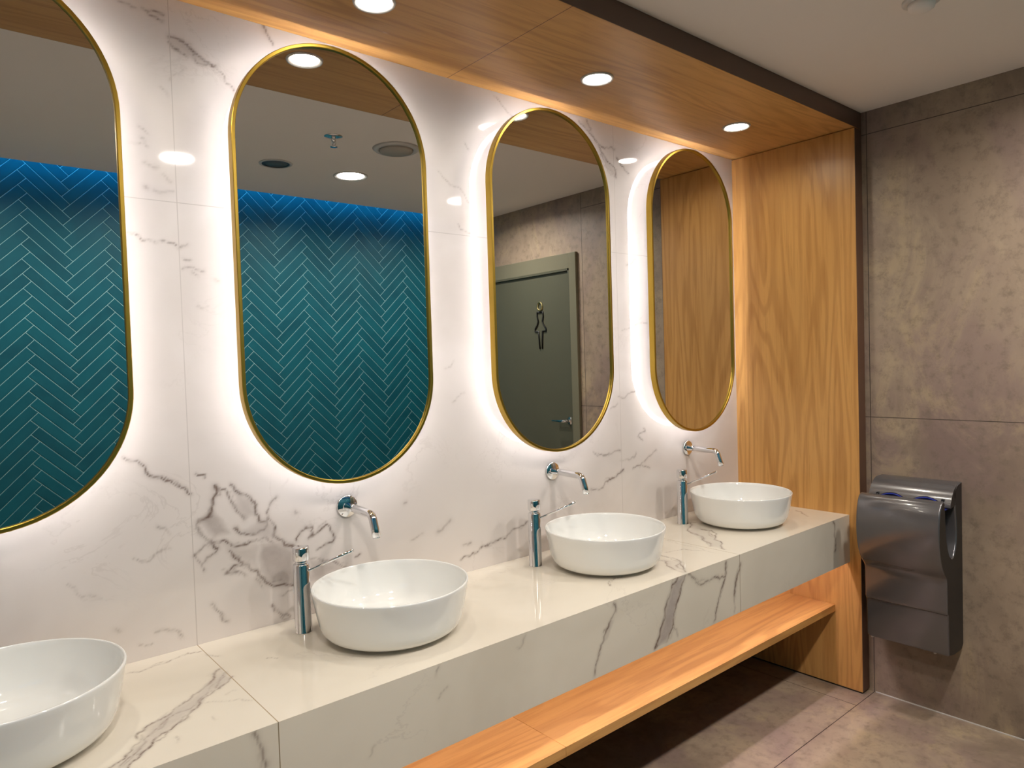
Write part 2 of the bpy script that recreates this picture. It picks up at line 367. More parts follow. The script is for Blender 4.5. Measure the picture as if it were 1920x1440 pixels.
WALL_C=[([(0.537,1.09),(0.565,1.122),(0.588,1.096),(0.605,1.071),(0.616,1.047),(0.576,1.036),(0.548,1.072)],0.8),([(0.633,1.156),(0.667,1.128),(0.681,1.087),(0.652,1.076),(0.634,1.105)],0.55),([(0.69,1.001),(0.733,1.006),(0.787,0.975),(0.782,0.872),(0.715,0.89),(0.694,0.928),(0.686,0.969)],0.85),([(0.584,1.025),(0.636,1.011),(0.687,0.998),(0.684,0.937),(0.647,0.971),(0.614,1.0)],0.5),([(0.69,1.066),(0.716,1.062),(0.731,1.02),(0.707,1.021),(0.675,1.03),(0.632,1.051)],0.45),([(0.83,0.929),(0.903,0.9),(0.936,0.879),(0.868,0.866),(0.831,0.867)],0.55),([(0.514,2.323),(0.549,2.324),(0.588,2.292),(0.625,2.276),(0.59,2.273),(0.56,2.285),(0.514,2.307)],0.5),([(2.092,2.328),(2.161,2.265),(2.199,2.238),(2.201,2.212),(2.136,2.252)],0.4),([(1.994,2.405),(2.039,2.414),(2.061,2.386),(2.074,2.344),(2.029,2.38)],0.35)]
TOP_V=[([(0.228,-0.48),(0.257,-0.463),(0.293,-0.422),(0.302,-0.381),(0.319,-0.366),(0.344,-0.357),(0.374,-0.329),(0.403,-0.309),(0.442,-0.284),(0.488,-0.219),(0.516,-0.187)],0.8,3),([(0.255,-0.505),(0.282,-0.469),(0.305,-0.444),(0.348,-0.415),(0.372,-0.395),(0.414,-0.356),(0.453,-0.32),(0.485,-0.286),(0.519,-0.256)],1,3),([(0.244,-0.495),(0.285,-0.444),(0.302,-0.412),(0.317,-0.406),(0.361,-0.363),(0.399,-0.353),(0.437,-0.317),(0.491,-0.251),(0.516,-0.217)],0.6,2),([(0.341,-0.062),(0.392,-0.066),(0.44,-0.051),(0.486,-0.037),(0.516,-0.05)],0.7,2),([(0.514,-0.073),(0.539,-0.115)],0.4,3),([(0.482,-0.335),(0.505,-0.331)],0.4,2),([(0.425,-0.343),(0.469,-0.361),(0.512,-0.408)],0.3,2),([(0.425,-0.412),(0.43,-0.434)],0.3,2),([(0.345,-0.453),(0.349,-0.475)],0.4,2),([(2.351,-0.198),(2.471,-0.128),(2.484,-0.142)],0.9,3),([(2.351,-0.198),(2.317,-0.274),(2.255,-0.346),(2.21,-0.396)],0.9,3),([(2.406,-0.22),(2.413,-0.266),(2.341,-0.336),(2.274,-0.4),(2.212,-0.461)],0.9,3),([(1.99,-0.345),(1.99,-0.373),(1.973,-0.439),(1.903,-0.496),(1.882,-0.523)],0.8,3),([(1.937,-0.373),(1.94,-0.404),(1.886,-0.478),(1.879,-0.52)],0.8,3),([(1.613,-0.44),(1.66,-0.411),(1.688,-0.406),(1.731,-0.402)],0.8,2),([(2.174,-0.225),(2.162,-0.313),(2.165,-0.38),(2.151,-0.456)],0.4,2),([(2.978,-0.331),(2.938,-0.381),(2.898,-0.429)],0.6,3),([(2.03,-0.328),(2.109,-0.352),(2.142,-0.416)],0.5,2),([(0.62,-0.21),(0.634,-0.229)],0.5,2)]
TOP_C=[([(0.293,-0.422),(0.319,-0.366),(0.374,-0.329),(0.442,-0.284),(0.516,-0.187),(0.519,-0.256),(0.453,-0.32),(0.372,-0.395),(0.305,-0.444),(0.255,-0.505),(0.233,-0.485)],0.55),([(2.351,-0.198),(2.471,-0.128),(2.413,-0.266),(2.212,-0.461),(2.21,-0.396)],0.35),([(1.952,-0.362),(1.973,-0.439),(1.879,-0.52),(1.886,-0.478)],0.3)]
AP_V=[([(1.521,0.761),(1.53,0.746),(1.509,0.721),(1.494,0.699),(1.469,0.661),(1.454,0.639),(1.446,0.613),(1.433,0.578)],1,4),([(1.83,0.774),(1.8,0.759),(1.785,0.731),(1.758,0.688),(1.751,0.651),(1.721,0.603),(1.704,0.578)],1,4),([(1.868,0.769),(1.846,0.741),(1.833,0.712),(1.814,0.677),(1.798,0.624),(1.773,0.581)],1,4),([(1.883,0.769),(1.913,0.752),(1.942,0.727),(1.986,0.72),(2.032,0.725),(2.084,0.715)],1,4),([(2.11,0.77),(2.091,0.716),(2.063,0.668),(2.048,0.641),(2.034,0.606),(2.023,0.578)],0.9,4),([(2.193,0.737),(2.17,0.702),(2.158,0.661),(2.153,0.631)],1,5),([(2.15,0.624),(2.141,0.579)],0.5,3),([(1.789,0.626),(1.812,0.606),(1.822,0.581)],0.5,3),([(0.47,0.768),(0.477,0.741),(0.483,0.715),(0.49,0.692)],0.7,5),([(0.718,0.622),(0.727,0.641)],0.5,3),([(0.911,0.765),(0.898,0.746)],0.4,3),([(1.178,0.761),(1.146,0.738)],0.4,3),([(0.93,0.708),(0.898,0.686)],0.4,3),([(2.892,0.767),(2.905,0.716),(2.918,0.665),(2.902,0.641)],0.8,4),([(1.475,0.692),(1.499,0.705)],0.7,3)]
AP_C=[([(1.83,0.774),(1.868,0.769),(1.846,0.741),(1.833,0.712),(1.814,0.677),(1.798,0.624),(1.773,0.581),(1.709,0.578),(1.751,0.651),(1.758,0.688),(1.785,0.731),(1.8,0.759)],0.9),([(1.499,0.705),(1.509,0.715),(1.519,0.712),(1.493,0.667),(1.478,0.665)],0.6)]


# ================================================================ THE ROOM
o=grid_mesh('wall_back',arange(XL,-.15,.1)+arange(-.145,XP,.0045),arange(CTR_Z-.012,SOF_Z+.03,.0045),
    lambda a,b:np.stack([a,np.zeros_like(a),b],1),M['marble_wall'],WALL_V,WALL_C,3,
    slab_back(XL,XP,0,.06,CTR_Z-.012,SOF_Z+.03,'front'))
tag(o,kind='structure')
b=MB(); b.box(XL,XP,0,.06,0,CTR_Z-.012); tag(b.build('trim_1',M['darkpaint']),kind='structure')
b=MB(); b.box(XR,XR+.08,TEAL_Y-.06,.06,0,ROOF); tag(b.build('wall_right',M['concrete']),kind='structure')
b=MB(); b.box(XL-.08,XL,TEAL_Y-.06,.06,0,ROOF); tag(b.build('wall_left',M['ceil']),kind='structure')  # unseen end wall, made white to bounce extra light into the room
b=MB(); b.box(XL-.08,XR+.08,TEAL_Y-.06,.06,-.08,0); tag(b.build('floor',M['floor']),kind='structure')
b=MB(); b.box(XL,XR,CEIL_END,0,CEIL_Z,CEIL_Z+.03); b.box(XL-.08,XR+.08,TEAL_Y-.06,.06,ROOF,ROOF+.05)
tag(b.build('ceiling',M['ceil']),kind='structure')
# cove: upstand carrying the strip above the ceiling edge
b=MB(); b.box(XL,XR,CEIL_END-.0,CEIL_END+.012,CEIL_Z+.03,CEIL_Z+.09); tag(b.build('trim_2',M['ceil']),kind='structure')
b=MB(); b.box(XL+.02,XR-.02,CEIL_END-.030,CEIL_END-.018,CEIL_Z+.070,CEIL_Z+.080)
tag(b.build('cove_light_strip',M['led_cove']),'blue glowing strip hidden in the ceiling cove above the teal tiled wall','light strip')
b=MB(); b.box(XR-.004,XR-.0002,TEAL_Y+.01,-.61,.0002,.004); tag(b.build('trim_3',M['whiteplastic']),kind='structure')

# ---- teal herringbone wall, every tile real relief in one wall mesh
def teal_wall():
    W=.0500; L=5; g=.0013; th=.006
    m=NT('teal_glazed_tile'); o_=m.obj()
    at=m.node('ShaderNodeAttribute',attribute_name='tone').outputs['Fac']
    c=m.mix(at,lin(3,70,84),lin(7,82,96))
    c=m.mix(m.smooth(m.noise(o_,9,3),.35,.7,0,.35),c,lin(14,94,106))
    m.set(col=c,rough=.5,spec=.22)
    gm=plain('pale_grout',lin(150,196,200),.8)
    vs=[];fs=[];mi=[];tone=[]
    c45=math.sqrt(.5)
    # phase: an apex column at x=1.851
    ox,oz=1.851+L*W*math.sqrt(.5),1.20
    x0,x1,z0,z1=-.9,XR,0.,ROOF
    rng=random.Random(3)
    def tile(ax,ay,w,h):
        cs=[(ax+g/W,ay+g/W),(ax+w-g/W,ay+g/W),(ax+w-g/W,ay+h-g/W),(ax+g/W,ay+h-g/W)]
        P=[(ox+(u-v)*c45*W, oz+(u+v)*c45*W) for u,v in cs]
        cx=sum(p[0] for p in P)/4; cz=sum(p[1] for p in P)/4
        if cx<x0+.07 or cx>x1+.12 or cz<z0-.1 or cz>z1+.1: return
        if any(p[0]>x1-.0005 or p[1]<.001 or p[1]>z1-.001 for p in P):
            P=[(min(p[0],x1-.0005),min(max(p[1],.001),z1-.001)) for p in P]
        n=len(vs); e=.0022; tl=rng.uniform(-.00012,.00012); tl2=rng.uniform(-.00012,.00012)
        def ins(p,q): 
            dx,dz=cx-p[0],cz-p[1]; return (p[0]+e*(1 if dx>0 else -1)*min(1,abs(dx)*25),p[1]+e*(1 if dz>0 else -1)*min(1,abs(dz)*25))
        # inset along the tile's own edges
        Q=[]
        for k in range(4):
            p=Vector(P[k]); a=Vector(P[(k+1)%4])-p; b2=Vector(P[k-1])-p
            if a.length<1e-5 or b2.length<1e-5: return
            Q.append(p+a.normalized()*e+b2.normalized()*e)
        for p in P: vs.append((p[0],TEAL_Y+.001,p[1]))
        for p in P: vs.append((p[0],TEAL_Y+th-.0016,p[1]))
        for k,p in enumerate(Q): vs.append((p[0],TEAL_Y+th+(tl if k<2 else -tl)+(tl2 if k in(1,2) else -tl2),p[1]))
        for a in (0,4):
            for k in range(4): fs.append((n+a+k,n+a+(k+1)%4,n+a+4+(k+1)%4,n+a+4+k)); mi.append(0)
        fs.append((n+8,n+9,n+10,n+11)); mi.append(0)
        t=rng.random(); tone.extend([t]*12)
    for i in range(-60,90):
        for j in range(-14,14):
            ax=i+L*j; ay=i-L*j
            tile(ax,ay,L,1); tile(ax,ay+1,1,L)
    n=len(vs); bx=[(XL,TEAL_Y-.06,0),(XR,TEAL_Y-.06,0),(XR,TEAL_Y+.0035,0),(XL,TEAL_Y+.0035,0),(XL,TEAL_Y-.06,ROOF),(XR,TEAL_Y-.06,ROOF),(XR,TEAL_Y+.0035,ROOF),(XL,TEAL_Y+.0035,ROOF)]
    vs.extend(bx); tone.extend([.5]*8)
    for f in [(0,3,2,1),(4,5,6,7),(0,1,5,4),(1,2,6,5),(2,3,7,6),(3,0,4,7)]: fs.append(tuple(k+n for k in f)); mi.append(1)
    me=bpy.data.meshes.new('wall_front'); me.from_pydata(vs,[],fs); me.materials.append(m.mat); me.materials.append(gm)
    me.polygons.foreach_set('material_index',mi)
    a=me.attributes.new('tone','FLOAT','POINT'); a.data.foreach_set('value',tone)
    bm=bmesh.new(); bm.from_mesh(me); bmesh.ops.recalc_face_normals(bm,faces=bm.faces); bm.to_mesh(me); bm.free(); me.update()
    return tag(link(bpy.data.objects.new('wall_front',me)),kind='structure')
teal_wall()

# ---- door on the right wall (seen in the third mirror)
def door():
    D=empty('door_1',(XR,-1.73,0),kind='structure')
    y0,y1=-2.135+1.73,-1.325+1.73      # opening, local
    zt=2.045; fw=.058
    b=MB(); b.box(-.022,0,y1,y1+fw,0,zt+.095); b.box(-.022,0,y0-fw,y0,0,zt+.095)
    b.box(-.021,0,y0,y1,zt,zt+.095); b.build('door_frame',M['doorframe'],D,.002)
    b=MB(); b.box(-.006,-.0005,y0+.003,y1-.003,.006,zt-.004); b.build('door_leaf',M['doorleaf'],D,.001)
    b=MB(); b.box(-.0215,-.0005,y1-.012,y1,0,zt); b.box(-.0215,-.0005,y0,y0+.012,0,zt); b.box(-.0215,-.0005,y0,y1,zt-.012,zt)
    b.build('door_stop',M['doorleaf'],D)
    hy=y1-.035; b=MB()
    b.lathe([(0,.006),(.024,.006),(.024,.014),(.0,.014)],32,'-x',(0,hy,1.10))
    b.tube([(-.010,hy,1.10),(-.045,hy,1.10),(-.055,hy-.008,1.10),(-.057,hy-.03,1.10),(-.057,hy-.11,1.10)],.009,16)
    b.build('door_handle',M['chrome'],D)
    # woman pictogram: raised outline
    sy=-1.6085+1.73; X=-.010
    S=empty('restroom_sign',(X,sy,0)); S.parent=D
    b=MB(); pts=[(0,.021*math.cos(a),1.832+.026*math.sin(a)) for a in np.linspace(0,2*PI,33)]
    b.tube(pts,.0055,10,cap=False); b.build('sign_head',M['signbrass'],S)
    half=[(.0,1.795),(.027,1.795),(.028,1.766),(.020,1.736),(.030,1.712),(.050,1.690),(.053,1.672),(.020,1.672),(.016,1.63),(.011,1.558)]
    b=MB()
    for sg in (1,-1): b.tube([(0,sg*p[0],p[1]) for p in half],.0052,10)
    b.build('sign_figure',M['signblack'],S)
    return D
door()

# ================================================================ JOINERY
b=MB(); b.box(XL,XR-.0005,-SIDE_D,-.0005,SOF_Z,CEIL_Z-.0005)
o=b.build('wooden_soffit',M['wood_soffit'],bevel=.001)
tag(o,'long oak boxed soffit with round downlights running above the mirrors','soffit')
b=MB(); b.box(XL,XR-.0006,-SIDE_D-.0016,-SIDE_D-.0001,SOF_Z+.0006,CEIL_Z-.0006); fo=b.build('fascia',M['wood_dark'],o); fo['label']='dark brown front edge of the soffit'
b=MB(); b.box(XP,XR-.0005,-SIDE_D,.05,.008,SOF_Z-.003)
o=b.build('wooden_side_panel',M['wood_z'],bevel=.001)
tag(o,'tall upright oak side panel closing the right end of the marble counter','panel')
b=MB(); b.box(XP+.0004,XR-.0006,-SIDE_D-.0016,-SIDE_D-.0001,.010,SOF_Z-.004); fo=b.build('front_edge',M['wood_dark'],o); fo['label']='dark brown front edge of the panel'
b=MB(); b.box(XP+.006,XR-.0008,-SIDE_D+.006,0,0,.008)
pl=b.build('plinth',M['black'],o)

SH=empty('wooden_shelf',(0,0,0),'long low oak shelf under the marble counter','shelf')
b=MB(); b.box(1.3768,XP-.0005,-SH_D,-.0005,SH_Z-SH_T,SH_Z); b.build('board',M['wood_shelf'],SH,.0008)
b=MB(); b.box(XL+.0005,1.3756,-SH_D,-.0005,SH_Z-SH_T,SH_Z); b.build('board',M['wood_x'],SH,.0008)

CT=empty('marble_counter',(0,-.26,0),'long white veined marble counter carrying the round basins','counter')
TT=.012
o=grid_mesh('countertop',arange(XL,-.05,.1)+arange(-.046,XP-.0005,.0045),arange(-CTR_D,-.0005,.0045),
    lambda a,b_:np.stack([a,b_,np.full_like(a,CTR_Z)],1),M['marble_top'],TOP_V,TOP_C,5,
    slab_back(XL,XP-.0005,-CTR_D,-.0005,CTR_Z-TT,CTR_Z,'top'))
o.parent=CT; o.location=(0,.26,0)
o=grid_mesh('apron',arange(XL,-.05,.1)+arange(-.046,XP-.0005,.0045),arange(CTR_Z-CTR_H,CTR_Z-.0002,.0045),
    lambda a,b_:np.stack([a,np.full_like(a,-CTR_D-.0002),b_],1),M['marble_apron'],AP_V,AP_C,8,
    slab_back(XL,XP-.0005,-CTR_D-.0002,-CTR_D+TT,CTR_Z-CTR_H,CTR_Z-.0002,'front'))
o.parent=CT; o.location=(0,.26,0)
b=MB(); b.box(XL,XP-.01,-.468,-.456,CTR_Z-TT-.008,CTR_Z-TT-.0005)
o=b.build('under_light_strip',M['led_under'],CT); o.location=(0,.26,0)

# ================================================================ MIRRORS
MW,MH,MZ=.5888,1.2273,1.7634
def stadium(inset,n=40):
    r=MW/2-inset; s=MH/2-MW/2; P=[]
    for k in range(n+1): a=PI*k/n; P.append((r*math.cos(a),s+r*math.sin(a)))
    for k in range(n+1): a=PI+PI*k/n; P.append((r*math.cos(a),-s+r*math.sin(a)))
    return P
def ring(mb,prof,closed=True,mi=0):
    rows=[[(x,y,z) for x,z in stadium(i)] for i,y in prof]; n=len(rows[0]); vs=[v for r in rows for v in r]; fs=[]
    m=len(rows)
    for a in range(m if closed else m-1):
        c=(a+1)%m
        for k in range(n): k2=(k+1)%n; fs.append((a*n+k,a*n+k2,c*n+k2,c*n+k))
    mb.add(vs,fs,mi,False)
def disc(mb,inset,ya,yb):
    P=stadium(inset); n=len(P); vs=[(x,ya,z) for x,z in P]+[(x,yb,z) for x,z in P]
    mb.add(vs,[tuple(range(n)),tuple(range(2*n-1,n-1,-1))]+[(k,(k+1)%n,n+(k+1)%n,n+k) for k in range(n)])
def make_mirror(x,label):
    T=empty('oval_mirror',(x,0,MZ),label,'mirror','backlit oval mirrors in a row above the basins')
    b=MB(); ring(b,[(0,-.058),(0,-.0825),(.0015,-.084),(.0085,-.084),(.0100,-.0825),(.0100,-.0758),(.012,-.0755),(.012,-.058)])
    b.build('frame',M['gold'],T)
    b=MB(); disc(b,.0103,-.0765,-.0735); b.build('mirror_glass',M['mirror'],T)
    b=MB(); disc(b,.0125,-.0733,-.0600); b.box(-.14,.14,-.0600,-.0005,-.40,.40); b.build('backing_plate',M['black'],T)
    b=MB(); ring(b,[(.0225,-.0594),(.0225,-.0550),(.040,-.0550),(.040,-.0594)])
    ring(b,[(.0220,-.0594),(.0220,-.0545),(.0224,-.0545),(.0224,-.0594)],mi=1); b.build('light_strip',[M['led'],M['led_edge']],T)
    return T
mir=make_mirror(.9277,'gold framed oval mirror with a glowing edge, second from the left, reflecting teal tiles')
for k,lab in ((-1,'gold framed oval mirror with a glowing edge, leftmost of the four'),
              (1,'gold framed oval mirror with a glowing edge reflecting the dark door with the woman sign'),
              (2,'gold framed oval mirror beside the oak side panel, reflecting only oak')):
    c=copy_tree(mir); c.location.x=.9277+k*PITCH; c['label']=lab

# ================================================================ BASINS
def make_basin(x,label):
    T=empty('round_basin',(x,-.2756,CTR_Z),label,'basin','round white vessel basins on the marble counter')
    outer=[(0,0.0),(.124,0.0),(.128,.003),(.128,.006),(.150,.0075),(.166,.0115),(.177,.019),(.1845,.030),(.1895,.044),(.195,.070),(.200,.098),(.2045,.121),(.2062,.130),(.2060,.1328),(.2046,.1345)]
    inner=[(.2022,.1345),(.2004,.1325),(.1985,.122),(.193,.095),(.187,.070),(.179,.048),(.167,.032),(.150,.0235),(.110,.018),(.060,.0155),(.028,.0145),(.0,.0145)]
    b=MB(); b.lathe(outer+inner,96); b.build('bowl',M['ceramic'],T)
    b=MB(); b.lathe([(0,.0147),(.030,.0147),(.031,.017),(.027,.019),(.0,.0205)],40); b.build('drain_cover',M['chrome'],T)
    return T
bas=make_basin(.935,'round white basin second from the left, below the mirror full of teal tiles')
for k,lab in ((-1,'round white basin cut off by the left edge of the photo'),
              (1,'round white basin third from the left, below the mirror showing the door'),
              (2,'round white basin at the right end of the counter next to the oak panel')):
    c=copy_tree(bas); c.location.x=.935+k*PITCH; c['label']=lab

# ================================================================ TAPS
def make_spout(x,label):
    T=empty('wall_spout',(x,0,1.068),label,'spout','chrome wall spouts above the basins')
    b=MB(); b.lathe([(0,0.0005),(.0325,0.0005),(.0325,.0065),(.0312,.008),(0,.008)],48,'y'); b.build('rosette',M['chrome'],T)
    R=.022; pts=[(0,-.006,0),(0,-.06,-.001),(0,-.125,-.003)]
    a0=math.radians(2); a1=math.radians(70); cy,cz=-.138,-.003-R
    for k in range(11):
        a=a0+(a1-a0)*k/10; pts.append((0,cy-R*math.sin(a)+0.0,cz+R*math.cos(a)))
    d=Vector((0,-math.cos(a1),-math.sin(a1)));q=Vector(pts[-1])
    pts.append(tuple(q+d*.025)); pts.append(tuple(q+d*.050))
    b=MB(); b.tube(pts,.0122,24); b.build('spout_pipe',M['chrome'],T)
    e=q+d*.050; b=MB(); b.tube([tuple(e),tuple(e+d*.004)],.0095,20); b.build('aerator',M['chrome'],T)
    return T
sp=make_spout(.9526,'bent chrome wall spout above the second basin from the left')
for k,dx,lab in ((-1,-.03,'bent chrome wall spout above the basin cut off at the left edge'),
              (1,0,'bent chrome wall spout above the third basin, below the door mirror'),
              (2,0,'bent chrome wall spout nearest the oak side panel')):
    c=copy_tree(sp); c.location.x=.9526+k*PITCH+dx; c['label']=lab

def make_mixer(x,label):
    T=empty('counter_mixer',(x,-.1107,CTR_Z),label,'mixer','chrome lever mixers standing on the counter')
    b=MB(); b.lathe([(0,0),(.0235,0),(.0235,.002),(.0225,.004),(.0215,.182),(.0205,.184),(0,.184)],48); b.build('body',M['chrome'],T)
    b=MB(); b.lathe([(0,.184),(.0165,.184),(.0165,.194),(0,.194)],40); b.build('neck',M['chrome'],T)
    b=MB(); b.lathe([(0,.194),(.0210,.194),(.0218,.1955),(.0218,.2265),(.0208,.229),(0,.229)],48); b.build('cap',M['chrome'],T)
    b=MB(); d=Vector((.7,-.7,0)).normalized()
    s0=d*.0195+Vector((0,0,.166)); s1=Vector((.100,-.100,.218))
    b.tube([tuple(s0+Vector((0,0,.012))),tuple(s0+d*.001),tuple(s0+d*.006+Vector((0,0,-.001)))],.0022,10)
    b.tube([tuple(s0+d*.002),tuple(s1)],[.0034,.0042],16); b.tube([tuple(s1),tuple(s1+(s1-s0).normalized()*.002)],.0050,16)
    b.build('lever',M['chrome'],T)
    return T
mx=make_mixer(.7594,'chrome pillar mixer with a thin lever, left of the second basin')
for k,lab in ((-1,'chrome pillar mixer with a thin lever, left of the leftmost basin'),
              (1,'chrome pillar mixer with a thin lever between the second and third basins'),
              (2,'chrome pillar mixer with a thin lever between the third basin and the rightmost one')):
    c=copy_tree(mx); c.location.x=.7594+k*PITCH; c['label']=lab

# ================================================================ LIGHTS AND CEILING DEVICES
def downlight(x,y,z,ro,ri,label,mat,ringmat,group,name='recessed_downlight',power=2.15,col=(1,.95,.80),cone=155):
    T=empty(name,(x,y,z),label,'downlight',group)
    b=MB(); b.lathe([(ri,-.0006),(ri,-.0010),(ro-.005,-.0060),(ro-.002,-.0056),(ro,-.0006),(ri,-.0006)],56); b.build('trim_ring',ringmat,T)
    b=MB(); b.lathe([(0,-.0010),(ri-.0005,-.0010),(ri-.0005,-.0026),(0,-.0026)],56); b.build('lens',mat,T)
    L=bpy.data.lights.new('lamp','AREA'); L.shape='DISK'; L.size=2*ri-.004; L.energy=power; L.color=col; L.spread=math.radians(cone)
    lo=bpy.data.objects.new('lamp',L); link(lo,T); lo.location=(0,0,-.0032)
    return T
dl=downlight(.9403,-.291,SOF_Z,.056,.0425,'round downlight in the oak soffit cut off by the top edge of the photo',M['lens'],M['ring'],'downlights in the oak soffit')
for k,lab in ((-1,'round downlight in the oak soffit above the leftmost mirror'),
              (1,'bright round downlight in the oak soffit, second from the oak side panel'),
              (2,'bright round downlight in the oak soffit nearest the oak side panel')):
    c=copy_tree(dl); c.location.x=.9403+k*PITCH; c['label']=lab
d2=downlight(1.793,-1.640,CEIL_Z,.090,.0690,'bright round downlight in the grey ceiling reflected in the second mirror',M['lens2'],M['whiteplastic'],'downlights in the main ceiling','ceiling_downlight',12.5,(1,.92,.84),160)
for x,lab in ((.9735,'round ceiling downlight mirrored on the marble between the leftmost and second mirrors'),
              (.154,'round ceiling downlight nearest the left wall'),
              (2.612,'round ceiling downlight mirrored on the marble between the second and third mirrors')):
    c=copy_tree(d2); c.location.x=x; c['label']=lab

T=empty('ceiling_speaker',(1.386,-1.635,CEIL_Z),'round dark ceiling speaker in a white ring, reflected in the second mirror','speaker')
b=MB(); b.lathe([(.066,-.0005),(.067,-.005),(.078,-.004),(.080,-.0005),(.066,-.0005)],48); b.build('rim',M['whiteplastic'],T)
b=MB(); b.lathe([(.056,-.0005),(.056,-.0045),(.0655,-.0045),(.0655,-.0005),(.056,-.0005)],48); b.build('inner_ring',M['darkring'],T)
b=MB(); b.lathe([(0,-.0005),(.0555,-.0005),(.0555,-.002),(0,-.003)],48); b.build('grille',M['grille'],T)
T=empty('ceiling_vent',(1.748,-1.10,CEIL_Z),'round pale ceiling air vent reflected at the right of the second mirror','vent')
b=MB(); b.lathe([(.080,-.0005),(.082,-.010),(.100,-.009),(.110,-.0005),(.080,-.0005)],56); b.build('rim',M['whiteplastic'],T)
b=MB(); b.lathe([(0,-.0005),(.077,-.0005),(.077,-.014),(.074,-.017),(0,-.017)],56); b.build('cover_disc',M['ventgrey'],T)
T=empty('fire_sprinkler',(1.431,-1.099,CEIL_Z+.0005),'chrome fire sprinkler head hanging from the ceiling, reflected in the second mirror','sprinkler')
b=MB(); b.lathe([(0,-.0005),(.040,-.0005),(.039,-.003),(.016,-.006),(0,-.006)],48); b.build('escutcheon',M['chrome'],T)
b=MB(); b.lathe([(0,-.006),(.010,-.006),(.010,-.020),(.006,-.022),(.004,-.030),(0,-.030)],24)
b.tube([(.006,0,-.018),(.010,0,-.028),(.004,0,-.044)],.002,8); b.tube([(-.006,0,-.018),(-.010,0,-.028),(-.004,0,-.044)],.002,8)
b.tube([(0,0,-.028),(0,0,-.046)],.0025,8); b.build('nozzle',M['chrome'],T)
b=MB(); b.lathe([(0,-.046),(.016,-.046),(.016,-.048),(0,-.048)],32); b.build('deflector',M['chrome'],T)
T=empty('smoke_detector',(2.262,-1.118,CEIL_Z),'small white round detector on the ceiling at the top right edge of the photo','detector')
b=MB(); b.lathe([(0,-.0005),(.050,-.0005),(.050,-.008),(.044,-.012),(0,-.012)],48); b.build('base',M['whiteplastic'],T)
b=MB(); b.lathe([(0,-.012),(.036,-.012),(.034,-.026),(.022,-.034),(0,-.036)],48); b.build('sensor_dome',M['ceil'],T)

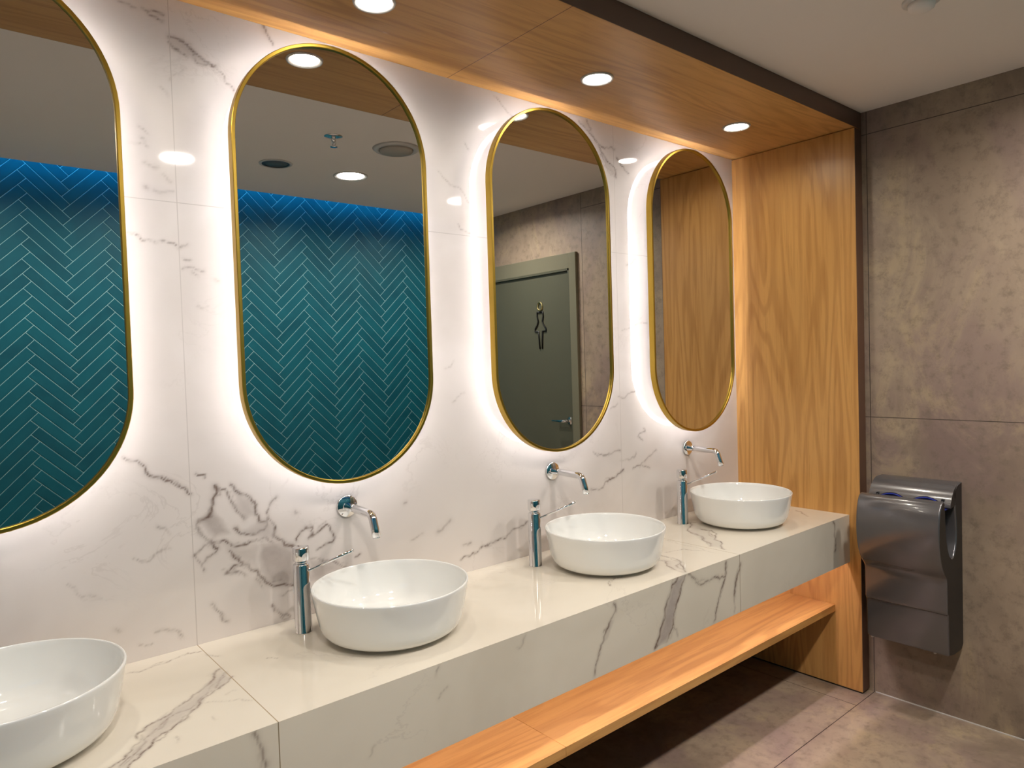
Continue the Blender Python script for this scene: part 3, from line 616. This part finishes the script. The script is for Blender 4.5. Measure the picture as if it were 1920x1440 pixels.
# ================================================================ HAND DRYER
def dryer():
    yc=-.795; hw=.1515; z0=.293
    T=empty('hand_dryer',(XR,yc,z0),'dark silver wall hand dryer with a hand slot, on the concrete wall','hand dryer')
    def arc(c,r0,r1,a0,a1,n):   # ellipse arc, angle in degrees; u outwards from wall, v up
        return [(c[0]+r0*math.cos(math.radians(a0+(a1-a0)*k/n)),c[1]+r1*math.sin(math.radians(a0+(a1-a0)*k/n))) for k in range(n+1)]
    # outline of the cheek/body seen from the side
    cav_back=[(.080,.600),(.072,.56),(.065,.52),(.062,.48),(.065,.44),(.076,.41),(.093,.388),(.106,.380)]
    cav_front=[(.122,.382),(.142,.398),(.159,.428),(.170,.463),(.176,.50),(.179,.54),(.181,.57),(.183,.588)]
    shell_top=[(.184,.599),(.189,.607),(.196,.612),(.207,.609),(.217,.602)]
    shell_front=[(.229,.583),(.238,.555),(.2435,.520),(.2455,.485),(.2440,.450),(.2380,.415),(.2280,.385),(.2130,.355),(.1950,.332),(.180,.318)]
    low=[(.1740,.310),(.1720,.300),(.1710,.285),(.1700,.185),(.1685,.178),(.1640,.172),(.1590,.168),(.1560,.020),(.150,.010),(.100,.001),(.020,.000)]
    top=[(0,.020),(0,.640),(.0,.661),(.020,.660),(.050,.655),(.072,.640),(.084,.622)]
    prof=top+cav_back+cav_front+shell_top+shell_front+low
    n=len(prof)
    def mat_for(i): return 0
    bv=.006
    vs=[];fs=[];mi=[];sm=[]
    # triangulated n-gon cheeks with a small rounding toward the sides
    ys=[-hw,-hw+bv*.35,-hw+bv,hw-bv,hw-bv*.35,hw]; ins=[bv,bv*.35,0,0,bv*.35,bv]
    cen=[]
    for k in range(n):
        p=Vector(prof[k]); a=(p-Vector(prof[k-1])).normalized(); c=(Vector(prof[(k+1)%n])-p).normalized()
        t=(a+c); t=t.normalized() if t.length>1e-6 else a
        cen.append(Vector((-t.y,t.x)))
    # orientation: find the inward side
    area=sum(prof[k][0]*prof[(k+1)%n][1]-prof[(k+1)%n][0]*prof[k][1] for k in range(n))
    sg=1 if area>0 else -1
    for y,i_ in zip(ys,ins):
        for k in range(n):
            p=Vector(prof[k])+cen[k]*sg*i_*.5; vs.append((-max(p.x,.0005),y,p.y))
    nb=len(top); 
    for r in range(len(ys)-1):
        for k in range(n):
            k2=(k+1)%n; fs.append((r*n+k,r*n+k2,(r+1)*n+k2,(r+1)*n+k))
            incav = False
            mi.append(1 if (incav or k in(0,1) ) else 0); sm.append(True)
    for r in (0,len(ys)-1): fs.append(tuple(r*n+k for k in range(n))); mi.append(1); sm.append(False)
    b=MB(); b.v=vs; b.f=fs; b.m=mi; b.sm=sm
    o=b.build('housing',[M['dryer'],M['dryerdark']],T)
    # sharp shading breaks
    me=o.data
    try:
        me.set_sharp_from_angle(angle=math.radians(38))
    except Exception: pass
    # scalloped hood lip over the slot
    b=MB(); N=60; rows=[]
    def low_edge(y):
        a=abs(y)/(hw-.026)
        if a>=1: return .574
        return .580+.027*math.sin(PI*a)**.8
    def surf(zz): return .020+.108*math.sqrt(max(0,1-((zz-.558)/.104)**2)) if zz>.558 else .128
    for k in range(N+1):
        y=-hw+2*hw*k/N; ze=low_edge(y); row=[]
        zt=.6615-(.004 if k in(0,N) else 0)
        for q in range(11):
            t=q/10; zz=zt*(1-t)+(ze+.003)*t; row.append((-(surf(zz)),y,zz))
        row.append((-(surf(ze)-.003),y,ze)); row.append((-.078,y,ze+.006)); row.append((-.070,y,.640))
        rows.append(row)
    m=len(rows[0]); vv=[p for r in rows for p in r]
    b.add(vv,[(k*m+q,k*m+(q+1)%m,(k+1)*m+(q+1)%m,(k+1)*m+q) for k in range(N) for q in range(m)],0,True)
    b.add(rows[0],[tuple(range(m))],1); b.add(rows[-1],[tuple(range(m))],1)
    h=b.build('scalloped_hood',[M['dryer'],M['dryerdark']],T); h.data.set_sharp_from_angle(angle=math.radians(38))
    b=MB(); pts=[]
    for k in range(61):
        y=-(hw-.024)+2*(hw-.024)*k/60; pts.append((-(surf(low_edge(y))+.0015),y,low_edge(y)-.002))
    b.tube(pts,.0022,8); b.box(-.172,-.084,-hw+.014,hw-.014,.568,.571)
    o=b.build('slot_lining',M['dryerblue'],T); o['label']='blue lining of the hand slot'
    for y in (-hw+.028,hw-.035):
        b=MB(); b.lathe([(0,.112),(.006,.112),(.006,.1225),(.0035,.1225),(.0035,.1205),(0,.1205)],20,'-x',(0,y,.602)); b.build('screw',M['dryerdark'],T)
    for y in (-.09,hw-.006):
        b=MB(); b.lathe([(0,-.006),(.005,-.005),(.006,.004),(0,.004)],16,'z',(-.120,y,.0)); b.build('foot_screw',M['whiteplastic'],T)
dryer()

# ================================================================ CAMERA, WORLD, VIEW
cam=bpy.data.cameras.new('camera'); co=bpy.data.objects.new('camera',cam); COL.objects.link(co)
cam.sensor_width=36; cam.lens=1315.33/1920*36; cam.clip_start=.02
r=Vector((0.7631536,-0.64546371,-0.03119578)); u=Vector((0.04446018,0.00428422,0.99900197)); f=Vector((0.64468587,0.76377892,-0.03196695))
mtx=Matrix.Identity(4)
for i in range(3): mtx[i][0]=r[i]; mtx[i][1]=u[i]; mtx[i][2]=-f[i]
mtx[0][3],mtx[1][3],mtx[2][3]=0,-1.9086,1.4810
co.matrix_world=mtx
SC.camera=co
w=bpy.data.worlds.new('world'); SC.world=w; w.use_nodes=True
w.node_tree.nodes['Background'].inputs[0].default_value=(.5,.55,.65,1); w.node_tree.nodes['Background'].inputs[1].default_value=.1
SC.view_settings.view_transform='Standard'; SC.view_settings.look='None'; SC.view_settings.gamma=1
SC.view_settings.exposure=0; SC.view_settings.use_curve_mapping=False
cy=SC.cycles; cy.max_bounces=10; cy.diffuse_bounces=5; cy.glossy_bounces=6; cy.sample_clamp_indirect=6; cy.use_denoising=True
cy.caustics_reflective=False; cy.caustics_refractive=False
